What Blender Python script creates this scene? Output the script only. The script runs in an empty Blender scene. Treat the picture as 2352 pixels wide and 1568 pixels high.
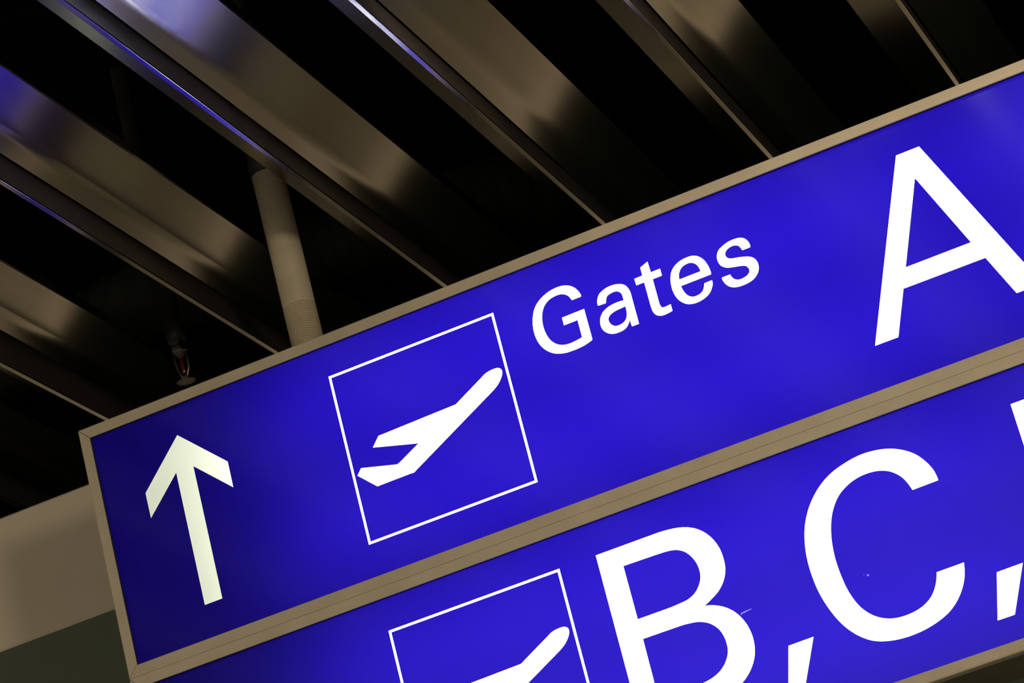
import bpy, bmesh, math, random
from mathutils import Matrix, Vector

# ------------------------------------------------------------------ camera
# metres; x runs along the sign, y away from the viewer, z up.
# origin = top left corner of the upper blue sheet (about 3.6 m above the floor)
scene = bpy.context.scene
cd = bpy.data.cameras.new('camera')
cam = bpy.data.objects.new('camera', cd)
scene.collection.objects.link(cam)
RIGHT = Vector((0.89987964, 0.36512523, -0.23853763))
DOWN = Vector((-0.34734017, 0.26920619, -0.89826657))
FWD = Vector((-0.26376398, 0.8911855, 0.36907583))
mw = Matrix.Identity(4)
for i in range(3):
    mw[i][0], mw[i][1], mw[i][2] = RIGHT[i], -DOWN[i], -FWD[i]
mw.translation = Vector((2.09364, -4.54897, -1.99573))
cam.matrix_world = mw
cd.sensor_width = 36.0
cd.lens = 7420.3 / 2352 * 36.0
cd.clip_start = 0.05
cd.clip_end = 200
cd.dof.use_dof = True
cd.dof.focus_distance = 5.05
cd.dof.aperture_fstop = 11
scene.camera = cam

# ------------------------------------------------------------------ world, light, exposure
world = bpy.data.worlds.new('hall_ambience')
scene.world = world
world.use_nodes = True
bg = world.node_tree.nodes['Background']
bg.inputs['Color'].default_value = (1.0, 0.86, 0.64, 1)
bg.inputs['Strength'].default_value = 0.58


def area(name, loc, target, size, power, color, size_y=None, shape='SQUARE'):
    ld = bpy.data.lights.new(name, 'AREA')
    ld.energy = power
    ld.color = color
    ld.shape = 'RECTANGLE' if size_y else shape
    ld.size = size
    if size_y:
        ld.size_y = size_y
    o = bpy.data.objects.new(name, ld)
    scene.collection.objects.link(o)
    o.location = loc
    o.rotation_euler = (Vector(target) - Vector(loc)).to_track_quat('-Z', 'Y').to_euler()
    return o


WARM = (1.0, 0.80, 0.56)
area('hall_lamp', (3.50, -4.20, -0.63), (0.6, 0.2, 0.0), 0.42, 35, WARM, shape='DISK')
for gx, gw in ((0.99, 0.3), (1.31, 0.4), (1.64, 0.6), (1.96, 0.6)):     # downlights in the gaps between the slats
    area('gap_downlight', (gx, -0.50, 0.30), (gx - 0.03, 0.0, -0.05), 0.05, gw, WARM, shape='DISK')
area('rear_floor_fill', (1.0, 6.5, -0.14), (1.0, 6.5, -3.6), 2.0, 14, WARM)  # added unseen fill lights, brighten the rear floor that the slats reflect
area('rear_floor_fill', (-4.0, 7.0, -0.14), (-4.0, 7.0, -3.6), 2.0, 14, WARM)

scene.view_settings.view_transform = 'Standard'
scene.view_settings.look = 'None'
scene.view_settings.exposure = 0.0
scene.view_settings.gamma = 1.0
scene.view_settings.use_curve_mapping = False
# the fluorescent tubes of the light boxes (placed inside the boxes further down)
TUBE_W = 2.9                  # watts per metre of tube
TUBE_X0 = 0.30                # the tubes stop short of the left end
TUBE_C = (0.93, 1.0, 0.76)


# ------------------------------------------------------------------ helpers
def link(o, parent=None):
    scene.collection.objects.link(o)
    if parent:
        o.parent = parent
    return o


def obj(name, bm, mat, parent=None, smooth=False):
    bmesh.ops.recalc_face_normals(bm, faces=bm.faces)
    me = bpy.data.meshes.new(name)
    bm.to_mesh(me)
    bm.free()
    if mat:
        me.materials.append(mat)
    if smooth:
        for p in me.polygons:
            p.use_smooth = True
    return link(bpy.data.objects.new(name, me), parent)


def tag(o, label=None, cat=None, group=None, kind=None):
    if label:
        o['label'] = label
    if cat:
        o['category'] = cat
    if group:
        o['group'] = group
    if kind:
        o['kind'] = kind
    return o


def empty(name, loc):
    o = bpy.data.objects.new(name, None)
    o.location = loc
    o.empty_display_size = 0.05
    return link(o)


def add_box(bm, x0, x1, y0, y1, z0, z1):
    v = [bm.verts.new((x, y, z)) for x in (x0, x1) for y in (y0, y1) for z in (z0, z1)]
    for f in ((0, 1, 3, 2), (4, 6, 7, 5), (0, 4, 5, 1), (2, 3, 7, 6), (0, 2, 6, 4), (1, 5, 7, 3)):
        bm.faces.new([v[i] for i in f])


def add_prism(bm, pts, a, b, axis='y'):
    """closed outline extruded from a to b; outline lies in (x,z) for axis y, (y,z) for axis x, (x,y) for z"""
    def P(p, t):
        return {'y': (p[0], t, p[1]), 'x': (t, p[0], p[1]), 'z': (p[0], p[1], t)}[axis]
    A = [bm.verts.new(P(p, a)) for p in pts]
    B = [bm.verts.new(P(p, b)) for p in pts]
    n = len(pts)
    bm.faces.new(A)
    bm.faces.new(B[::-1])
    for i in range(n):
        bm.faces.new((A[i], B[i], B[(i + 1) % n], A[(i + 1) % n]))


def add_lathe(bm, prof, cx, cy, seg=48):
    """profile of (radius, z) turned about a vertical axis"""
    rings = []
    for r, z in prof:
        rings.append([bm.verts.new((cx + r * math.cos(2 * math.pi * k / seg), cy + r * math.sin(2 * math.pi * k / seg), z))
                      for k in range(seg)])
    for a, b in zip(rings, rings[1:]):
        for k in range(seg):
            bm.faces.new((a[k], a[(k + 1) % seg], b[(k + 1) % seg], b[k]))
    bm.faces.new(rings[0][::-1])
    bm.faces.new(rings[-1])


def add_tube(bm, path, rad, seg=12):
    """tube along a 3D polyline; rad is a number or a list"""
    path = [Vector(p) for p in path]
    n = len(path)
    rings = []
    for i, p in enumerate(path):
        d = (path[min(i + 1, n - 1)] - path[max(i - 1, 0)]).normalized()
        up = Vector((0, 0, 1)) if abs(d.z) < 0.9 else Vector((0, 1, 0))
        s = d.cross(up).normalized()
        t = s.cross(d).normalized()
        r = rad[i] if isinstance(rad, (list, tuple)) else rad
        rings.append([bm.verts.new(p + r * (s * math.cos(2 * math.pi * k / seg) + t * math.sin(2 * math.pi * k / seg)))
                      for k in range(seg)])
    for a, b in zip(rings, rings[1:]):
        for k in range(seg):
            bm.faces.new((a[k], a[(k + 1) % seg], b[(k + 1) % seg], b[k]))
    bm.faces.new(rings[0][::-1])
    bm.faces.new(rings[-1])


# ------------------------------------------------------------------ materials
def new_mat(name):
    m = bpy.data.materials.new(name)
    m.use_nodes = True
    nt = m.node_tree
    return m, nt, nt.nodes['Principled BSDF'], nt.nodes['Material Output']


def noise(nt, scale, detail=3.0, coord='Object', stretch=None):
    tc = nt.nodes.new('ShaderNodeTexCoord')
    n = nt.nodes.new('ShaderNodeTexNoise')
    n.inputs['Scale'].default_value = scale
    n.inputs['Detail'].default_value = detail
    src = tc.outputs[coord]
    if stretch:
        mp = nt.nodes.new('ShaderNodeMapping')
        mp.inputs['Scale'].default_value = stretch
        nt.links.new(src, mp.inputs['Vector'])
        src = mp.outputs['Vector']
    nt.links.new(src, n.inputs['Vector'])
    return n


def ramp(nt, src, c0, c1, p0=0.35, p1=0.65):
    r = nt.nodes.new('ShaderNodeValToRGB')
    r.color_ramp.elements[0].position = p0
    r.color_ramp.elements[1].position = p1
    r.color_ramp.elements[0].color = (*c0, 1)
    r.color_ramp.elements[1].color = (*c1, 1)
    nt.links.new(src, r.inputs['Fac'])
    return r


def painted(name, c0, c1, rough=0.45, scale=18, bump=0.04, metallic=0.0, stretch=None, bscale=180, spec=0.5):
    m, nt, b, out = new_mat(name)
    n = noise(nt, scale, stretch=stretch)
    r = ramp(nt, n.outputs['Fac'], c0, c1)
    nt.links.new(r.outputs['Color'], b.inputs['Base Color'])
    b.inputs['Roughness'].default_value = rough
    b.inputs['Metallic'].default_value = metallic
    b.inputs['Specular IOR Level'].default_value = spec
    if bump:
        n2 = noise(nt, bscale, 2.0, stretch=stretch)
        bp = nt.nodes.new('ShaderNodeBump')
        bp.inputs['Strength'].default_value = bump
        bp.inputs['Distance'].default_value = 0.002
        nt.links.new(n2.outputs['Fac'], bp.inputs['Height'])
        nt.links.new(bp.outputs['Normal'], b.inputs['Normal'])
    return m


def backlit(name, trans, surf, diff=0.25, gloss_rough=0.12):
    """translucent film on acrylic: passes the light of the tubes behind it, with a glossy front"""
    m, nt, b, out = new_mat(name)
    nt.nodes.remove(b)
    tr = nt.nodes.new('ShaderNodeBsdfTranslucent')
    tr.inputs['Color'].default_value = (*trans, 1)
    df = nt.nodes.new('ShaderNodeBsdfDiffuse')
    df.inputs['Color'].default_value = (*surf, 1)
    gl = nt.nodes.new('ShaderNodeBsdfGlossy')
    gl.inputs['Roughness'].default_value = gloss_rough
    gl.inputs['Color'].default_value = (1, 1, 1, 1)
    mx = nt.nodes.new('ShaderNodeMixShader')
    mx.inputs['Fac'].default_value = diff
    nt.links.new(tr.outputs[0], mx.inputs[1])
    nt.links.new(df.outputs[0], mx.inputs[2])
    fr = nt.nodes.new('ShaderNodeFresnel')
    fr.inputs['IOR'].default_value = 1.35
    mx2 = nt.nodes.new('ShaderNodeMixShader')
    nt.links.new(fr.outputs[0], mx2.inputs['Fac'])
    nt.links.new(mx.outputs[0], mx2.inputs[1])
    nt.links.new(gl.outputs[0], mx2.inputs[2])
    nt.links.new(mx2.outputs[0], out.inputs['Surface'])
    return m


M_blue = backlit('blue_film', (0.006, 0.002, 0.185), (0.008, 0.005, 0.10))
M_white = backlit('white_film', (0.95, 0.95, 0.95), (0.8, 0.8, 0.75))
M_scratch = backlit('scratched_film', (0.075, 0.08, 0.30), (0.2, 0.2, 0.5))
M_frame = painted('cream_painted_aluminium', (0.62, 0.555, 0.44), (0.68, 0.615, 0.49), 0.42, 14, 0.05, spec=0.35)
M_body = painted('olive_grey_sheet_metal', (0.10, 0.105, 0.075), (0.17, 0.18, 0.12), 0.5, 6, 0.0)
M_inner = painted('white_reflector_paint', (0.85, 0.85, 0.85), (0.9, 0.9, 0.9), 0.6, 10, 0.0)
M_dark = painted('matt_black_strip', (0.015, 0.013, 0.012), (0.025, 0.02, 0.018), 0.7, 40, 0.0)
M_pole = painted('cream_painted_steel_tube', (0.56, 0.50, 0.38), (0.64, 0.57, 0.44), 0.5, 22, 0.12, bscale=90)
M_beam = painted('cream_plaster', (0.76, 0.68, 0.56), (0.80, 0.72, 0.60), 0.75, 5, 0.05)
M_green = painted('olive_green_wall_paint', (0.23, 0.31, 0.26), (0.27, 0.36, 0.30), 0.8, 0.6, 0.0)
M_floor = painted('beige_terrazzo', (0.24, 0.22, 0.17), (0.31, 0.28, 0.22), 0.4, 3.0, 0.0)
M_void = painted('matt_black_plenum', (0.004, 0.004, 0.004), (0.007, 0.007, 0.006), 0.95, 9, 0.0, spec=0.1)
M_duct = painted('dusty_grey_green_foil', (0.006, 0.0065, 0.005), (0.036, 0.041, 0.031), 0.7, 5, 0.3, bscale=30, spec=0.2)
M_brass = painted('dull_chromed_brass', (0.16, 0.15, 0.13), (0.26, 0.24, 0.21), 0.35, 60, 0.05, metallic=1.0)
M_black = painted('black_steel_pipe', (0.03, 0.03, 0.027), (0.05, 0.05, 0.045), 0.5, 30, 0.0)

M_slat, nt, b, out = new_mat('polished_aluminium')
n = noise(nt, 1.0, 2.0, stretch=(30, 0.6, 30))
r = ramp(nt, n.outputs['Fac'], (0.82, 0.78, 0.70), (0.87, 0.83, 0.755))
nt.links.new(r.outputs['Color'], b.inputs['Base Color'])
b.inputs['Metallic'].default_value = 1.0
b.inputs['Roughness'].default_value = 0.17

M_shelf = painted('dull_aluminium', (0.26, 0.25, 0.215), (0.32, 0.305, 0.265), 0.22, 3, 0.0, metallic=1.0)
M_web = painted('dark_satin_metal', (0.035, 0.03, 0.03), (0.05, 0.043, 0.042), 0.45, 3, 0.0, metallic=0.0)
M_bulb, nt, b, out = new_mat('red_liquid_glass')
b.inputs['Base Color'].default_value = (0.16, 0.012, 0.004, 1)
b.inputs['Roughness'].default_value = 0.08
b.inputs['Coat Weight'].default_value = 1.0

# ------------------------------------------------------------------ the hall
FY, FZ0, FZ1 = 0.56, -0.088, 0.160          # face and lower / upper edge of the lowered ceiling
bm = bmesh.new()
add_box(bm, -16, 16, -12, 12.2, -3.7, -3.6)
tag(obj('floor', bm, M_floor), 'beige terrazzo hall floor below the sign', kind='structure')
bm = bmesh.new()
add_box(bm, -16, 16, 12.0, 12.2, -3.6, 1.2)
tag(obj('wall_back', bm, M_green), 'dark olive green wall far behind the sign', kind='structure')
bm = bmesh.new()
add_box(bm, -6, 8, -4.4, 4.2, 0.85, 0.95)
add_box(bm, -6, 8, 3.6, 3.7, FZ1, 0.85)
tag(obj('ceiling', bm, M_void), 'black ceiling void above the metal slats', kind='structure')
# lowered ceiling behind the sign: cream front edge, olive underside
bm = bmesh.new()
add_prism(bm, [(FY, FZ0 + 0.004), (FY + 0.004, FZ0), (FY + 0.006, FZ0), (FY + 0.006, FZ1), (FY + 0.003, FZ1), (FY, FZ1 - 0.003)], -6, 8, 'x')
tag(obj('wall_fascia', bm, M_beam), 'cream front edge of the lowered ceiling behind the sign', kind='structure')
bm = bmesh.new()
add_box(bm, -6, 8, FY + 0.0065, 12.0, FZ0 + 0.001, FZ1 - 0.004)
tag(obj('ceiling_soffit', bm, M_green), 'dark olive underside of the lowered ceiling behind the sign', kind='structure')

# ------------------------------------------------------------------ ceiling slats
H = 0.22
SLATS = [  # outer left, lip, riser top, fold, outer right (x), label
    (-0.925, -0.795, -0.850, -0.812, -0.733, 'polished metal ceiling slat in the dark far left corner, lowest of all slats'),
    (-0.597, -0.467, -0.522, -0.484, -0.405, 'polished metal ceiling slat in the dark just above the cream ceiling edge at left'),
    (-0.273, -0.151, -0.203, -0.166, -0.091, 'polished metal ceiling slat left of the fire sprinkler with a short cream reflection'),
    (0.1010, 0.1960, 0.1385, 0.1776, 0.2573, 'polished metal ceiling slat between the fire sprinkler and the hanging pole'),
    (0.4320, 0.5309, 0.4807, 0.5150, 0.5945, 'polished metal ceiling slat passing just right of the top of the hanging pole'),
    (0.7492, 0.8360, 0.7960, 0.8377, 0.9100, 'polished metal ceiling slat second to the right of the pole, above the word Gates'),
    (1.0661, 1.1489, 1.1215, 1.1555, 1.2301, 'polished metal ceiling slat third to the right of the hanging pole, above the letter A'),
    (1.3899, 1.4865, 1.4679, 1.4980, 1.5660, 'dark polished metal ceiling slat nearest the top right corner'),
]
for k, o_ in ((1, 'first'), (2, 'second'), (3, 'third')):       # the ceiling goes on to the right
    a = SLATS[7]
    SLATS.append(tuple(v + 0.325 * k for v in a[:5]) + ('polished metal ceiling slat, %s to the right of the one nearest the top right corner' % o_,))
Y0, Y1 = -4.3, 2.2
ZL, ZF, ZD, ZB, ZR = 0.090, -0.020, 0.092, 0.114, 0.145
for i, (xl, fx, xd, xb, xr, lab) in enumerate(SLATS):
    s = empty('metal_slat', (fx, Y1, H))
    tag(s, lab, 'slat', 'polished slats of the ceiling')
    xd -= (xd - 2.094) / 2.32 * 0.018
    wl, wd, wb, wr = xl - fx, xd - fx, xb - fx, xr - fx
    # tilted pan right of the hanging strip, in (dx, dz); a rounded fold where the tilted face starts
    low = [(wd - 0.003, ZD + 0.018), (wd, ZD)]
    nb = 8
    sl = (ZR - ZB) / (wr - wb)
    s0 = (ZB - ZD) / (wb - wd)
    rb = 0.008
    for k in range(nb + 1):
        t = -1 + 2 * k / nb
        low.append((wb + rb * t, ZB + s0 * rb * t + (sl - s0) * rb * 0.25 * (t + 1) ** 2))
    low += [(wr - 0.002, ZR - 0.002 * sl), (wr, ZR + 0.002)]
    low.append((wr, ZR + 0.018))
    bm = bmesh.new()
    th = 0.0012
    A, B = [], []
    prof = low
    off = []
    for k, p in enumerate(prof):
        a = prof[max(k - 1, 0)]
        c = prof[min(k + 1, len(prof) - 1)]
        d = Vector((c[0] - a[0], c[1] - a[1])).normalized()
        off.append((p[0] - d.y * th, p[1] + d.x * th))
    outline = prof + off[::-1]
    n_ = len(prof)
    cols = []
    for y in (Y0 - Y1, 0.0):
        cols.append([bm.verts.new((p[0], y, p[1])) for p in outline])
    m_ = len(outline)
    for k in range(m_):
        bm.faces.new((cols[0][k], cols[0][(k + 1) % m_], cols[1][(k + 1) % m_], cols[1][k]))
    for c in cols:
        for k in range(n_ - 1):
            bm.faces.new((c[k], c[k + 1], c[m_ - 2 - k], c[m_ - 1 - k]))
    pan = obj('slat_pan', bm, M_slat, s)
    for p in pan.data.polygons:
        p.use_smooth = True
    pan.data.set_sharp_from_angle(angle=math.radians(8))
    # hanging strip: dark leaning web with a bright folded lip at its foot
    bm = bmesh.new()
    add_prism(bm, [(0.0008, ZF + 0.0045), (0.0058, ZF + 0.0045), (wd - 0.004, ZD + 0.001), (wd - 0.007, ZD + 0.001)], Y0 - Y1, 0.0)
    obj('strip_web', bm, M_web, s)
    bm = bmesh.new()
    add_prism(bm, [(-0.0006, ZF + 0.0005), (0.0, ZF), (0.0062, ZF + 0.0005), (0.0068, ZF + 0.001), (0.0068, ZF + 0.004), (-0.0006, ZF + 0.004)], Y0 - Y1, 0.0)
    obj('edge_lip', bm, M_slat, s)
    # narrow shelf left of the strip
    bm = bmesh.new()
    xw = wd - 0.007
    add_prism(bm, [(wl, ZL + 0.020), (wl, ZL + 0.001), (wl + 0.001, ZL), (xw, ZL), (xw, ZL + 0.0015), (wl + 0.0015, ZL + 0.0015), (wl + 0.0015, ZL + 0.020)], Y0 - Y1, 0.0)
    obj('shelf_strip', bm, M_shelf, s)

# ------------------------------------------------------------------ lettering outlines
# control points in millimetres on the sign face, «c» = corner; curves between corners
GLYPHS = {
    "G": ["872.9,-79.0c 873.7,-77.4 873.0,-73.6 870.6,-67.3 866.8,-61.1 861.3,-55.9 854.1,-51.9 845.5,-49.7 834.4,-49.5 822.8,-51.5 811.4,-55.9 801.4,-62.3 794.2,-70.2 789.1,-79.9 785.6,-90.7 783.8,-103.0 784.2,-116.1 787.2,-128.9 793.4,-140.5 802.7,-150.1 813.1,-155.8 825.1,-158.9 839.6,-159.7 856.3,-158.6 871.2,-154.9c 872.5,-153.5c 872.6,-100.6c 834.0,-100.9c 834.0,-114.3c 857.6,-114.2c 857.4,-144.0c 853.7,-144.9 843.2,-146.3 832.2,-146.5 822.6,-144.4 813.9,-139.2 806.4,-129.8 802.2,-118.0 800.7,-104.4 801.9,-91.4 806.0,-79.0 812.2,-70.3 821.2,-64.4 831.9,-62.1 840.2,-62.3 847.0,-64.5 853.0,-69.7 855.7,-74.7 857.3,-79.0c"],
    "a": ["896.2,-104.2c 895.8,-102.8 896.4,-97.2 898.9,-91.3 903.4,-85.9 910.4,-82.5 919.1,-80.4 928.5,-80.4 936.1,-81.9 942.2,-84.4 947.1,-88.5 950.6,-95.3 952.1,-102.0 952.2,-108.9c 951.8,-157.3c 939.9,-157.3c 939.4,-151.4 939.4,-144.7c 935.9,-150.7 930.5,-155.8 923.8,-158.2 916.3,-158.7 909.1,-158.0 903.1,-155.8 897.5,-151.6 893.2,-145.3 891.5,-137.9 892.4,-130.4 895.6,-122.8 901.3,-116.9 909.5,-112.9 918.8,-110.8 928.3,-110.4 938.5,-111.1c 938.3,-106.1 938.2,-101.3 936.2,-96.4 931.8,-92.8 926.7,-91.7 920.5,-92.3 915.4,-93.7 912.3,-96.6 910.7,-100.7 909.4,-104.6c", "938.4,-121.5c 930.4,-122.1 922.2,-122.7 915.1,-124.3 909.6,-126.9 906.5,-131.1 906.3,-136.5 908.8,-142.2 913.6,-146.5 920.0,-147.6 927.0,-146.6 932.6,-143.4 935.9,-138.5 937.8,-132.5 938.2,-126.5"],
    "t": ["992.1,-64.5c 992.6,-83.5c 1008.4,-83.3c 1008.4,-95.3c 992.5,-95.5c 992.1,-136.1c 992.7,-141.6 994.9,-145.7 999.9,-146.5 1009.2,-145.6c 1009.1,-157.1c 1002.1,-158.2 994.4,-158.7 987.3,-157.2 981.6,-153.0 978.6,-146.2 977.8,-138.2 977.8,-131.9c 978.0,-95.2c 964.6,-95.2c 964.1,-83.8c 978.1,-83.4c 978.4,-69.6c"],
    "e": ["1084.0,-123.2c 1084.7,-120.9 1084.4,-113.2 1082.6,-104.3 1079.9,-96.9 1075.1,-89.9 1069.6,-85.4 1063.6,-82.8 1055.8,-81.9 1046.4,-82.6 1036.9,-85.5 1029.4,-90.1 1023.8,-96.8 1020.4,-104.9 1018.6,-114.3 1018.3,-124.3 1019.6,-133.7 1022.7,-142.4 1027.5,-149.3 1033.4,-154.5 1040.0,-157.5 1048.7,-158.9 1058.1,-158.2 1066.8,-155.7 1074.2,-151.3 1079.3,-145.2 1082.4,-139.5 1083.0,-133.0c 1070.0,-133.3c 1068.1,-138.3 1064.7,-143.8 1058.8,-147.2 1051.8,-148.2 1045.4,-147.0 1039.8,-142.8 1035.7,-135.6 1033.6,-127.8 1032.9,-123.4c", "1033.5,-112.3c 1034.3,-106.0 1037.4,-99.6 1042.3,-94.6 1049.2,-92.3 1056.0,-92.1 1061.5,-94.3 1065.9,-98.6 1068.5,-104.4 1069.7,-112.1c"],
    "s": ["1155.7,-104.4c 1156.5,-101.2 1155.6,-95.4 1152.7,-89.5 1148.4,-85.4 1143.0,-83.1 1135.3,-82.1 1124.7,-82.7 1114.7,-85.7 1106.8,-89.8 1102.4,-95.6 1100.6,-101.2 1100.6,-108.2 1103.1,-115.5 1107.9,-120.2 1113.2,-123.1 1121.7,-125.4 1129.7,-127.2 1136.5,-128.9 1140.7,-131.0 1143.3,-134.6 1144.4,-139.4 1143.0,-143.2 1138.7,-146.5 1132.7,-148.3 1126.5,-148.6 1121.4,-147.4 1116.9,-143.9 1114.5,-139.8 1113.1,-134.9c 1099.3,-135.1c 1099.3,-139.4 1102.0,-147.1 1106.9,-153.4 1112.6,-156.9 1120.5,-159.1 1130.1,-159.4 1140.1,-158.4 1149.0,-155.0 1155.4,-149.4 1159.2,-142.8 1160.2,-135.0 1158.5,-127.4 1154.4,-121.7 1148.2,-117.8 1140.4,-115.2 1131.4,-112.8 1123.3,-111.2 1118.4,-109.1 1115.2,-105.2 1114.6,-100.5 1117.3,-95.9 1122.4,-92.9 1128.9,-91.7 1134.7,-92.6 1138.8,-95.3 1141.2,-99.8 1142.6,-104.4c"],
    "C": ["1327.1,-562.1c 1325.1,-546.8 1318.7,-531.0 1307.5,-514.3 1293.0,-501.6 1273.6,-491.2 1250.7,-485.2 1226.5,-483.6 1200.6,-487.3 1174.3,-495.4 1151.6,-509.1 1130.9,-529.9 1116.2,-553.8 1107.8,-577.9 1103.1,-605.3 1102.7,-636.1 1106.2,-666.1 1115.2,-698.0 1127.7,-724.7 1143.9,-745.6 1161.9,-759.9 1178.1,-766.7 1200.9,-771.4 1228.8,-772.1 1258.4,-767.3 1285.7,-756.7 1305.9,-739.6 1320.2,-717.3 1326.6,-694.3c 1283.9,-694.7c 1277.9,-710.4 1265.9,-726.5 1248.7,-736.6 1226.3,-740.9 1206.4,-740.0 1191.5,-735.6 1174.5,-724.8 1159.7,-706.4 1149.4,-679.3 1144.7,-646.9 1144.3,-613.8 1149.7,-580.5 1160.3,-553.1 1176.9,-532.0 1199.3,-519.3 1223.4,-514.6 1247.2,-517.3 1263.3,-525.1 1275.8,-538.0 1282.1,-550.8 1285.8,-562.9c"],
    "A": ["1415.2,-49.7c 1453.0,-49.5c 1565.1,-328.7c 1524.1,-329.0c 1496.2,-258.5c 1363.9,-258.5c 1334.3,-328.7c 1296.6,-328.7c", "1432.1,-95.9c 1482.9,-227.0c 1377.0,-227.4c"],
    "comma2": ["1368.7,-724.8c 1409.0,-724.3c 1375.0,-793.5c 1348.6,-793.3c"],
    "plane": ["489.5,-177.1c 628.1,-174.0c 682.9,-145.7c 689.5,-142.6 701.8,-140.7 711.1,-141.7 715.8,-146.1 715.6,-152.6 711.2,-160.4 704.1,-167.9 694.4,-174.4c 535.9,-255.3c 533.0,-256.8 527.4,-256.6c 467.5,-256.9c 439.1,-228.0c 448.1,-218.2c 507.9,-233.9c 511.8,-233.3c 552.0,-213.3c 475.6,-192.4c"],
    "arrow": ["150.8,-49.0c 227.3,-124.9c 226.9,-170.5c 166.7,-110.6c 166.3,-342.8c 134.2,-342.9c 134.7,-110.4c 74.1,-169.5c 73.9,-124.8c"],
    "B": ["786.4,-489.9c 890.4,-489.8c 907.3,-490.8 926.8,-494.1 942.2,-499.7 956.5,-509.5 969.0,-524.9 976.9,-544.5 979.0,-563.8 977.0,-581.4 969.5,-597.1 957.6,-609.6 944.3,-617.4 930.3,-624.1c 943.1,-627.4 959.3,-635.8 972.5,-647.9 982.7,-664.7 988.2,-683.1 989.1,-701.4 985.4,-719.8 977.4,-735.0 965.6,-748.0 950.7,-758.1 932.7,-764.9 912.7,-768.0 889.6,-768.8c 785.9,-768.8c",
          "824.3,-521.0c 878.1,-521.8c 898.2,-522.8 911.2,-525.4 922.9,-532.3 931.6,-543.4 937.3,-559.0 937.6,-575.8 932.2,-588.9 921.4,-600.1 908.9,-605.7 894.8,-607.5 877.6,-608.5c 824.2,-608.6c",
          "824.0,-640.4c 885.4,-640.7c 900.3,-641.7 916.4,-644.8 931.0,-652.4 942.3,-665.5 947.6,-682.1 947.0,-701.6 940.9,-714.3 930.2,-725.4 914.7,-733.1 896.9,-736.5 877.6,-737.5c 823.0,-737.5c"],
    "D": ["1463.9,-489.6c 1554.9,-489.6c 1599.0,-494.0 1639.1,-512.1 1669.2,-546.1 1683.2,-587.2 1686.2,-629.3 1683.2,-671.4 1669.2,-712.5 1639.1,-746.5 1599.0,-764.6 1554.9,-768.8c 1463.9,-768.8c",
          "1501.8,-522.1c 1550.9,-522.1c 1587.0,-527.1 1616.1,-545.1 1635.1,-575.2 1644.1,-629.3 1635.1,-683.4 1616.1,-713.5 1587.0,-731.5 1550.9,-736.5c 1501.8,-736.5c"],
}


def curve_points(s, dx=0.0, dz=0.0):
    pts = []
    for tok in s.split():
        c = tok.endswith('c')
        x, z = map(float, tok.rstrip('c').split(','))
        pts.append((Vector(((x + dx) / 1000, (z + dz) / 1000)), c))
    n = len(pts)
    ci = [i for i, p in enumerate(pts) if p[1]]
    out = []
    for k, a in enumerate(ci):
        b = ci[(k + 1) % len(ci)]
        idx = [a]
        j = a
        while True:
            j = (j + 1) % n
            idx.append(j)
            if j == b:
                break
        P = [pts[i][0] for i in idx]
        if len(P) == 2:
            out.append(P[0])
            continue
        P0 = P[0] + (P[0] - P[1]) + 0.5 * ((P[0] - P[1]) - (P[1] - P[2]))
        Pn = P[-1] + (P[-1] - P[-2]) + 0.5 * ((P[-1] - P[-2]) - (P[-2] - P[-3]))
        Q = [P0] + P + [Pn]
        for i in range(1, len(Q) - 2):
            p0, p1, p2, p3 = Q[i - 1:i + 3]
            t1 = max((p1 - p0).length, 1e-9) ** 0.5
            t2 = t1 + (p2 - p1).length ** 0.5
            t3 = t2 + max((p3 - p2).length, 1e-9) ** 0.5
            for q in range(6):
                t = t1 + (t2 - t1) * q / 6
                A1 = p0 * ((t1 - t) / t1) + p1 * (t / t1)
                A2 = p1 * ((t2 - t) / (t2 - t1)) + p2 * ((t - t1) / (t2 - t1))
                A3 = p2 * ((t3 - t) / (t3 - t2)) + p3 * ((t - t2) / (t3 - t2))
                B1 = A1 * ((t2 - t) / t2) + A2 * (t / t2)
                B2 = A2 * ((t3 - t) / (t3 - t1)) + A3 * ((t - t1) / (t3 - t1))
                out.append(B1 * ((t2 - t) / (t2 - t1)) + B2 * ((t - t1) / (t2 - t1)))
    return out


def filled(name, contours, mat, parent, y):
    """flat film cut to the given outlines (inner outlines become holes)"""
    cu = bpy.data.curves.new(name, 'CURVE')
    cu.dimensions = '2D'
    cu.fill_mode = 'BOTH'
    for pts in contours:
        sp = cu.splines.new('POLY')
        sp.points.add(len(pts) - 1)
        for q, p in zip(sp.points, pts):
            q.co = (p.x, p.y, 0, 1)
        sp.use_cyclic_u = True
    tmp = bpy.data.objects.new(name, cu)
    scene.collection.objects.link(tmp)
    dg = bpy.context.evaluated_depsgraph_get()
    me = bpy.data.meshes.new_from_object(tmp.evaluated_get(dg))
    bpy.data.objects.remove(tmp)
    bpy.data.curves.remove(cu)
    me.transform(Matrix(((1, 0, 0, 0), (0, 0, 1, y), (0, 1, 0, 0), (0, 0, 0, 1))))
    me.name = name
    me.materials.clear()
    me.materials.append(mat)
    for p in me.polygons:
        p.use_smooth = False
    o = bpy.data.objects.new(name, me)
    return link(o, parent)


def rect(x0, x1, z0, z1):
    return [Vector((x0, z0)), Vector((x1, z0)), Vector((x1, z1)), Vector((x0, z1))]


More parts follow.
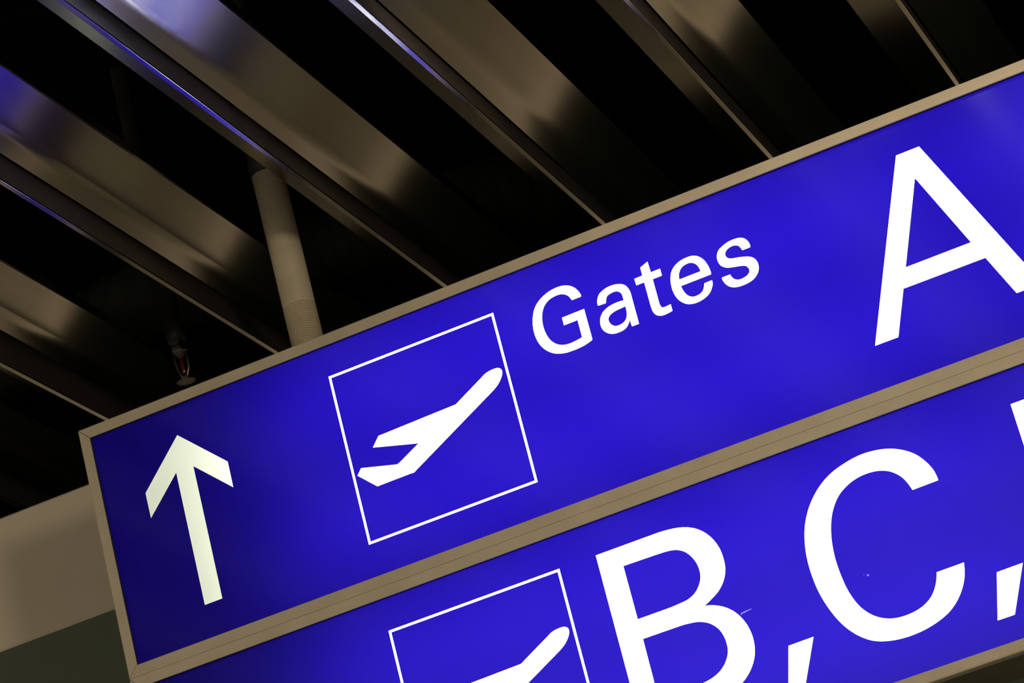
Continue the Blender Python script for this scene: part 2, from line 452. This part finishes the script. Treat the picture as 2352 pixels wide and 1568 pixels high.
XR = 2.60           # right end of the light boxes (past the frame)
DEPTH = 0.16
ROWS = [
    dict(top=0.0195, bot=-0.4205, ptop=0.0, pbot=-0.4015,
         marks=[('arrow', 'arrow', 0, 0), ('aeroplane_symbol', 'plane', 0, 0), ('letter_g', 'G', 0, 0), ('letter_a', 'a', 0, 0),
                ('letter_t', 't', 0, 0), ('letter_e', 'e', 0, 0), ('letter_s', 's', 0, 0), ('letter_a', 'A', 0, 0)],
         box=(0.4305, 0.7265, -0.3445, -0.0500),
         label='upper light box of the blue sign, with white arrow, take-off symbol, Gates A'),
    dict(top=-0.4205, bot=-0.8508, ptop=-0.4388, pbot=-0.8328,
         marks=[('aeroplane_symbol', 'plane', -2.0, -439.0), ('letter_b', 'B', 0, 0), ('comma', 'comma2', -330.4, -1.0),
                ('letter_c', 'C', 0, 0), ('comma', 'comma2', 0, 0), ('letter_d', 'D', 0, 0)],
         box=(0.4285, 0.7245, -0.7844, -0.4898),
         label='lower light box of the blue sign, with take-off symbol and letters B, C'),
]
PY = 0.009          # the film sits 9 mm behind the frame face
for ri, row in enumerate(ROWS):
    zt, zb, pt, pb = row['top'], row['bot'], row['ptop'], row['pbot']
    root = empty('illuminated_sign', (-0.0184, 0.0, zb))
    tag(root, row['label'], 'illuminated sign', 'stacked light boxes of the sign')
    inv = Matrix.Translation(-Vector(root.location))

    def put(o):
        o.data.transform(inv)
        return o

    # frame rails with mitred ends and a rounded outer arris; 0.5 mm open mitre joints
    g = 0.0007
    XL = -0.0184
    xr_in = XR - 0.0184

    def rail_h(z_out, z_in, sgn, q=1.0):
        bm = bmesh.new()
        # cross-section across the rail: (distance from outer edge, y)
        w = abs(z_out - z_in)
        sec = [(0.0, 0.020), (0.0, 0.0022 * q), (0.0007 * q, 0.0007 * q), (0.0022 * q, 0.0), (w * 0.55, 0.0003), (w - 0.0008, 0.0), (w, 0.0008), (w, 0.0024), (w * 0.55, 0.0024), (w * 0.55, 0.020)]
        ends = []
        for side in (0, 1):
            vs = []
            for d, y in sec:
                f = d / w
                x = (XL + f * (0 - XL)) + g if side == 0 else (XR - f * (XR - xr_in)) - g
                vs.append(bm.verts.new((x, y, z_out - sgn * d)))
            ends.append(vs)
        n_ = len(sec)
        for k in range(n_):
            bm.faces.new((ends[0][k], ends[0][(k + 1) % n_], ends[1][(k + 1) % n_], ends[1][k]))
        bm.faces.new(ends[0])
        bm.faces.new(ends[1][::-1])
        return bm

    def rail_v(x_out, x_in):
        bm = bmesh.new()
        w = abs(x_out - x_in)
        sg = 1 if x_in > x_out else -1
        sec = [(0.0, 0.020), (0.0, 0.0022), (0.0007, 0.0007), (0.0022, 0.0), (w * 0.55, 0.0003), (w - 0.0008, 0.0), (w, 0.0008), (w, 0.0024), (w * 0.55, 0.0024), (w * 0.55, 0.020)]
        ends = []
        for side in (0, 1):
            vs = []
            for d, y in sec:
                f = d / w
                z = (zt + f * (pt - zt)) - g if side == 0 else (zb + f * (pb - zb)) + g
                vs.append(bm.verts.new((x_out + sg * d, y, z)))
            ends.append(vs)
        n_ = len(sec)
        for k in range(n_):
            bm.faces.new((ends[0][k], ends[0][(k + 1) % n_], ends[1][(k + 1) % n_], ends[1][k]))
        bm.faces.new(ends[0])
        bm.faces.new(ends[1][::-1])
        return bm

    put(obj('frame_rail', rail_h(zt - 0.0002 * (ri == 0), pt, 1, 0.35 if ri else 1.0), M_frame, root))
    put(obj('frame_rail', rail_h(zb + 0.0002, pb, -1, 1.0 if ri else 0.35), M_frame, root))
    put(obj('frame_rail', rail_v(XL, 0.0), M_frame, root))
    put(obj('frame_rail', rail_v(XR, xr_in), M_frame, root))

    # dark strip between the rails and the film
    bm = bmesh.new()
    gw = 0.006
    add_box(bm, -gw, xr_in + gw, 0.0026, 0.0086, pt, pt + gw)
    add_box(bm, -gw, xr_in + gw, 0.0026, 0.0086, pb - gw, pb)
    add_box(bm, -gw, 0.0, 0.0026, 0.0086, pb, pt)
    add_box(bm, xr_in, xr_in + gw, 0.0026, 0.0086, pb, pt)
    put(obj('panel_edge_strip', bm, M_dark, root))

    # housing: open box with white inside
    bm = bmesh.new()
    o1 = 0.0012
    hx0, hx1, hz0, hz1 = XL + o1, XR - o1, zb + o1, zt - o1
    t = 0.002
    add_box(bm, hx0, hx1, DEPTH - t, DEPTH, hz0, hz1)
    for a in ((hx0, hx0 + t, hz0, hz1), (hx1 - t, hx1, hz0, hz1), (hx0 + t, hx1 - t, hz0, hz0 + t), (hx0 + t, hx1 - t, hz1 - t, hz1)):
        add_box(bm, a[0], a[1], 0.0205, DEPTH - t, a[2], a[3])
    put(obj('housing', bm, M_body, root))
    bm = bmesh.new()
    ix0, ix1, iz0, iz1 = hx0 + t + 0.0005, hx1 - t - 0.0005, hz0 + t + 0.0005, hz1 - t - 0.0005
    add_box(bm, ix0, ix1, DEPTH - t - 0.002, DEPTH - t - 0.0005, iz0, iz1)
    for a in ((ix0, ix0 + 0.001, iz0, iz1), (ix1 - 0.001, ix1, iz0, iz1), (ix0, ix1, iz0, iz0 + 0.001), (ix0, ix1, iz1 - 0.001, iz1)):
        add_box(bm, a[0], a[1], 0.0205, DEPTH - t - 0.002, a[2], a[3])
    put(obj('reflector', bm, M_inner, root))

    # blue film with the marks cut out of it, white film in the cut-outs
    holes = []
    marks = []
    for nm, key, dx, dz in row['marks']:
        cs = [curve_points(s, dx, dz) for s in GLYPHS[key]]
        holes += cs
        marks.append((nm, cs))
    x0, x1, z0, z1 = row['box']
    lw = 0.0040
    bc = [rect(x0, x1, z0, z1), rect(x0 + lw, x1 - lw, z0 + lw, z1 - lw)]
    # the line ends 1 mm short of nothing: a closed square outline
    holes += bc
    marks.append(('square_outline', bc))
    scr = []
    if ri == 1:      # a curved scratch and two pin holes in the film that let light through
        pts = [(0.9814, -0.6562), (0.9826, -0.6549), (0.9842, -0.6543), (0.9899, -0.6536), (0.9995, -0.6527)]
        up, dn = [], []
        for k, (x, z) in enumerate(pts):
            d = (Vector(pts[min(k + 1, 4)]) - Vector(pts[max(k - 1, 0)])).normalized()
            wdt = (0.0009, 0.0010, 0.0010, 0.0009, 0.0004)[k]
            up.append(Vector((x - d.y * wdt, z + d.x * wdt)))
            dn.append(Vector((x + d.y * wdt, z - d.x * wdt)))
        scr.append(('scratch', [up + dn[::-1]]))
        for cx, cz, rr in ((1.1842, -0.6639, 0.0015), (1.1785, -0.6608, 0.0006)):
            scr.append(('pin_hole', [[Vector((cx + rr * math.cos(k * 0.785) * (1.3 if k % 2 else 0.9), cz + rr * math.sin(k * 0.785)))
                                      for k in range(8)]]))
        for _, cs in scr:
            holes += cs
    panel = filled('blue_panel', [rect(-0.006, xr_in + 0.006, pb - 0.006, pt + 0.006)] + holes, M_blue, root, PY)
    put(panel)
    for nm, cs in marks:
        put(filled(nm, cs, M_white, panel, PY))
    for nm, cs in scr:
        put(filled(nm, cs, M_scratch, panel, PY))
    # fluorescent tubes inside the box (they stop short of the left end)
    for z in (pt - 0.10, pb + 0.10):
        for xa, xb in ((TUBE_X0, 1.45), (1.50, 2.50)):
            L = area('tube_light', ((xa + xb) / 2, 0.135, z), ((xa + xb) / 2, 0.0, z), xb - xa, TUBE_W * (xb - xa), TUBE_C, size_y=0.09)
            L.rotation_euler = (math.radians(-90), 0, 0)

# ------------------------------------------------------------------ hanging pole
px, py = 0.3835, 0.08
root = empty('hanging_pole', (px, py, 0.0195))
tag(root, 'cream steel pole with a threaded foot carrying the sign from the ceiling', 'pole')
R_ = 0.0275
prof = [(R_ - 0.003, 0.0)]
z = 0.0
nth = 22
pit = 0.098 / nth
for k in range(nth):
    prof += [(R_ - 0.0022, z + 0.15 * pit), (R_ + 0.0002, z + 0.5 * pit), (R_ - 0.0022, z + 0.9 * pit)]
    z += pit
prof += [(R_ - 0.001, z + 0.001), (R_, z + 0.004), (R_, 0.352)]
bm = bmesh.new()
add_lathe(bm, prof, 0, 0, 64)
obj('pole_tube', bm, M_pole, root, True).data.set_sharp_from_angle(angle=math.radians(25))
bm = bmesh.new()
add_lathe(bm, [(R_, 0.345), (R_ + 0.003, 0.347), (R_ + 0.003, 0.372), (R_, 0.376), (R_, 0.82), (R_ - 0.004, 0.8304)], 0, 0, 48)
obj('ceiling_socket', bm, M_black, root, True)

# ------------------------------------------------------------------ sprinkler
sx, sy, sz = 0.0235, 0.40, 0.2085
root = empty('fire_sprinkler', (sx, sy, sz))
tag(root, 'pendent fire sprinkler with red glass bulb hanging between two slats', 'sprinkler')
bm = bmesh.new()
nt_ = 18
pts = []
for k in range(nt_):
    a = 2 * math.pi * k / nt_
    for da, r in ((0.0, 0.0125), (0.08, 0.0175), (0.24, 0.0175), (0.30, 0.0125)):
        pts.append((r * math.cos(a + da), r * math.sin(a + da)))
add_prism(bm, pts, 0.0, 0.0012, 'z')
obj('deflector', bm, M_brass, root)
bm = bmesh.new()
for s in (-1, 1):
    add_tube(bm, [(s * 0.002, 0, 0.006), (s * 0.006, 0, 0.012), (s * 0.0105, 0, 0.024), (s * 0.0125, 0, 0.042), (s * 0.012, 0, 0.058)],
             [0.0022, 0.0022, 0.0024, 0.0026, 0.003], 10)
obj('frame_arms', bm, M_brass, root, True)
bm = bmesh.new()
add_lathe(bm, [(0.002, 0.001), (0.0035, 0.003), (0.0035, 0.012), (0.002, 0.016)], 0, 0, 24)
obj('compression_screw', bm, M_brass, root, True)
bm = bmesh.new()
add_lathe(bm, [(0.001, 0.015), (0.0028, 0.018), (0.0034, 0.024), (0.0034, 0.042), (0.0024, 0.046), (0.001, 0.047)], 0, 0, 24)
obj('glass_bulb', bm, M_bulb, root, True)
bm = bmesh.new()
add_lathe(bm, [(0.004, 0.046), (0.009, 0.050), (0.015, 0.056), (0.0165, 0.058), (0.0165, 0.066), (0.014, 0.068), (0.0125, 0.070), (0.0125, 0.078)], 0, 0, 6)
obj('wrench_boss', bm, M_brass, root)
bm = bmesh.new()
add_lathe(bm, [(0.0135, 0.077), (0.0175, 0.078), (0.0175, 0.110), (0.0135, 0.112), (0.0135, 0.6412)], 0, 0, 32)
obj('drop_pipe', bm, M_black, root, True)

# ------------------------------------------------------------------ flexible duct above the slats
way = [Vector(p) for p in ((-1.3, 0.62, 0.66), (-0.9, 0.66, 0.56), (-0.50, 0.72, 0.50), (-0.12, 0.62, 0.492), (0.15, 0.68, 0.50),
                           (0.38, 0.76, 0.50), (0.52, 0.92, 0.56), (0.56, 1.30, 0.68), (0.56, 1.8, 0.74))]
path, rad = [], []
for a, b in zip(way, way[1:]):
    m_ = 24
    for k in range(m_):
        path.append(a.lerp(b, k / m_))
for _ in range(12):
    path = [path[0]] + [(path[k - 1] + path[k] * 2 + path[k + 1]) / 4 for k in range(1, len(path) - 1)] + [path[-1]]
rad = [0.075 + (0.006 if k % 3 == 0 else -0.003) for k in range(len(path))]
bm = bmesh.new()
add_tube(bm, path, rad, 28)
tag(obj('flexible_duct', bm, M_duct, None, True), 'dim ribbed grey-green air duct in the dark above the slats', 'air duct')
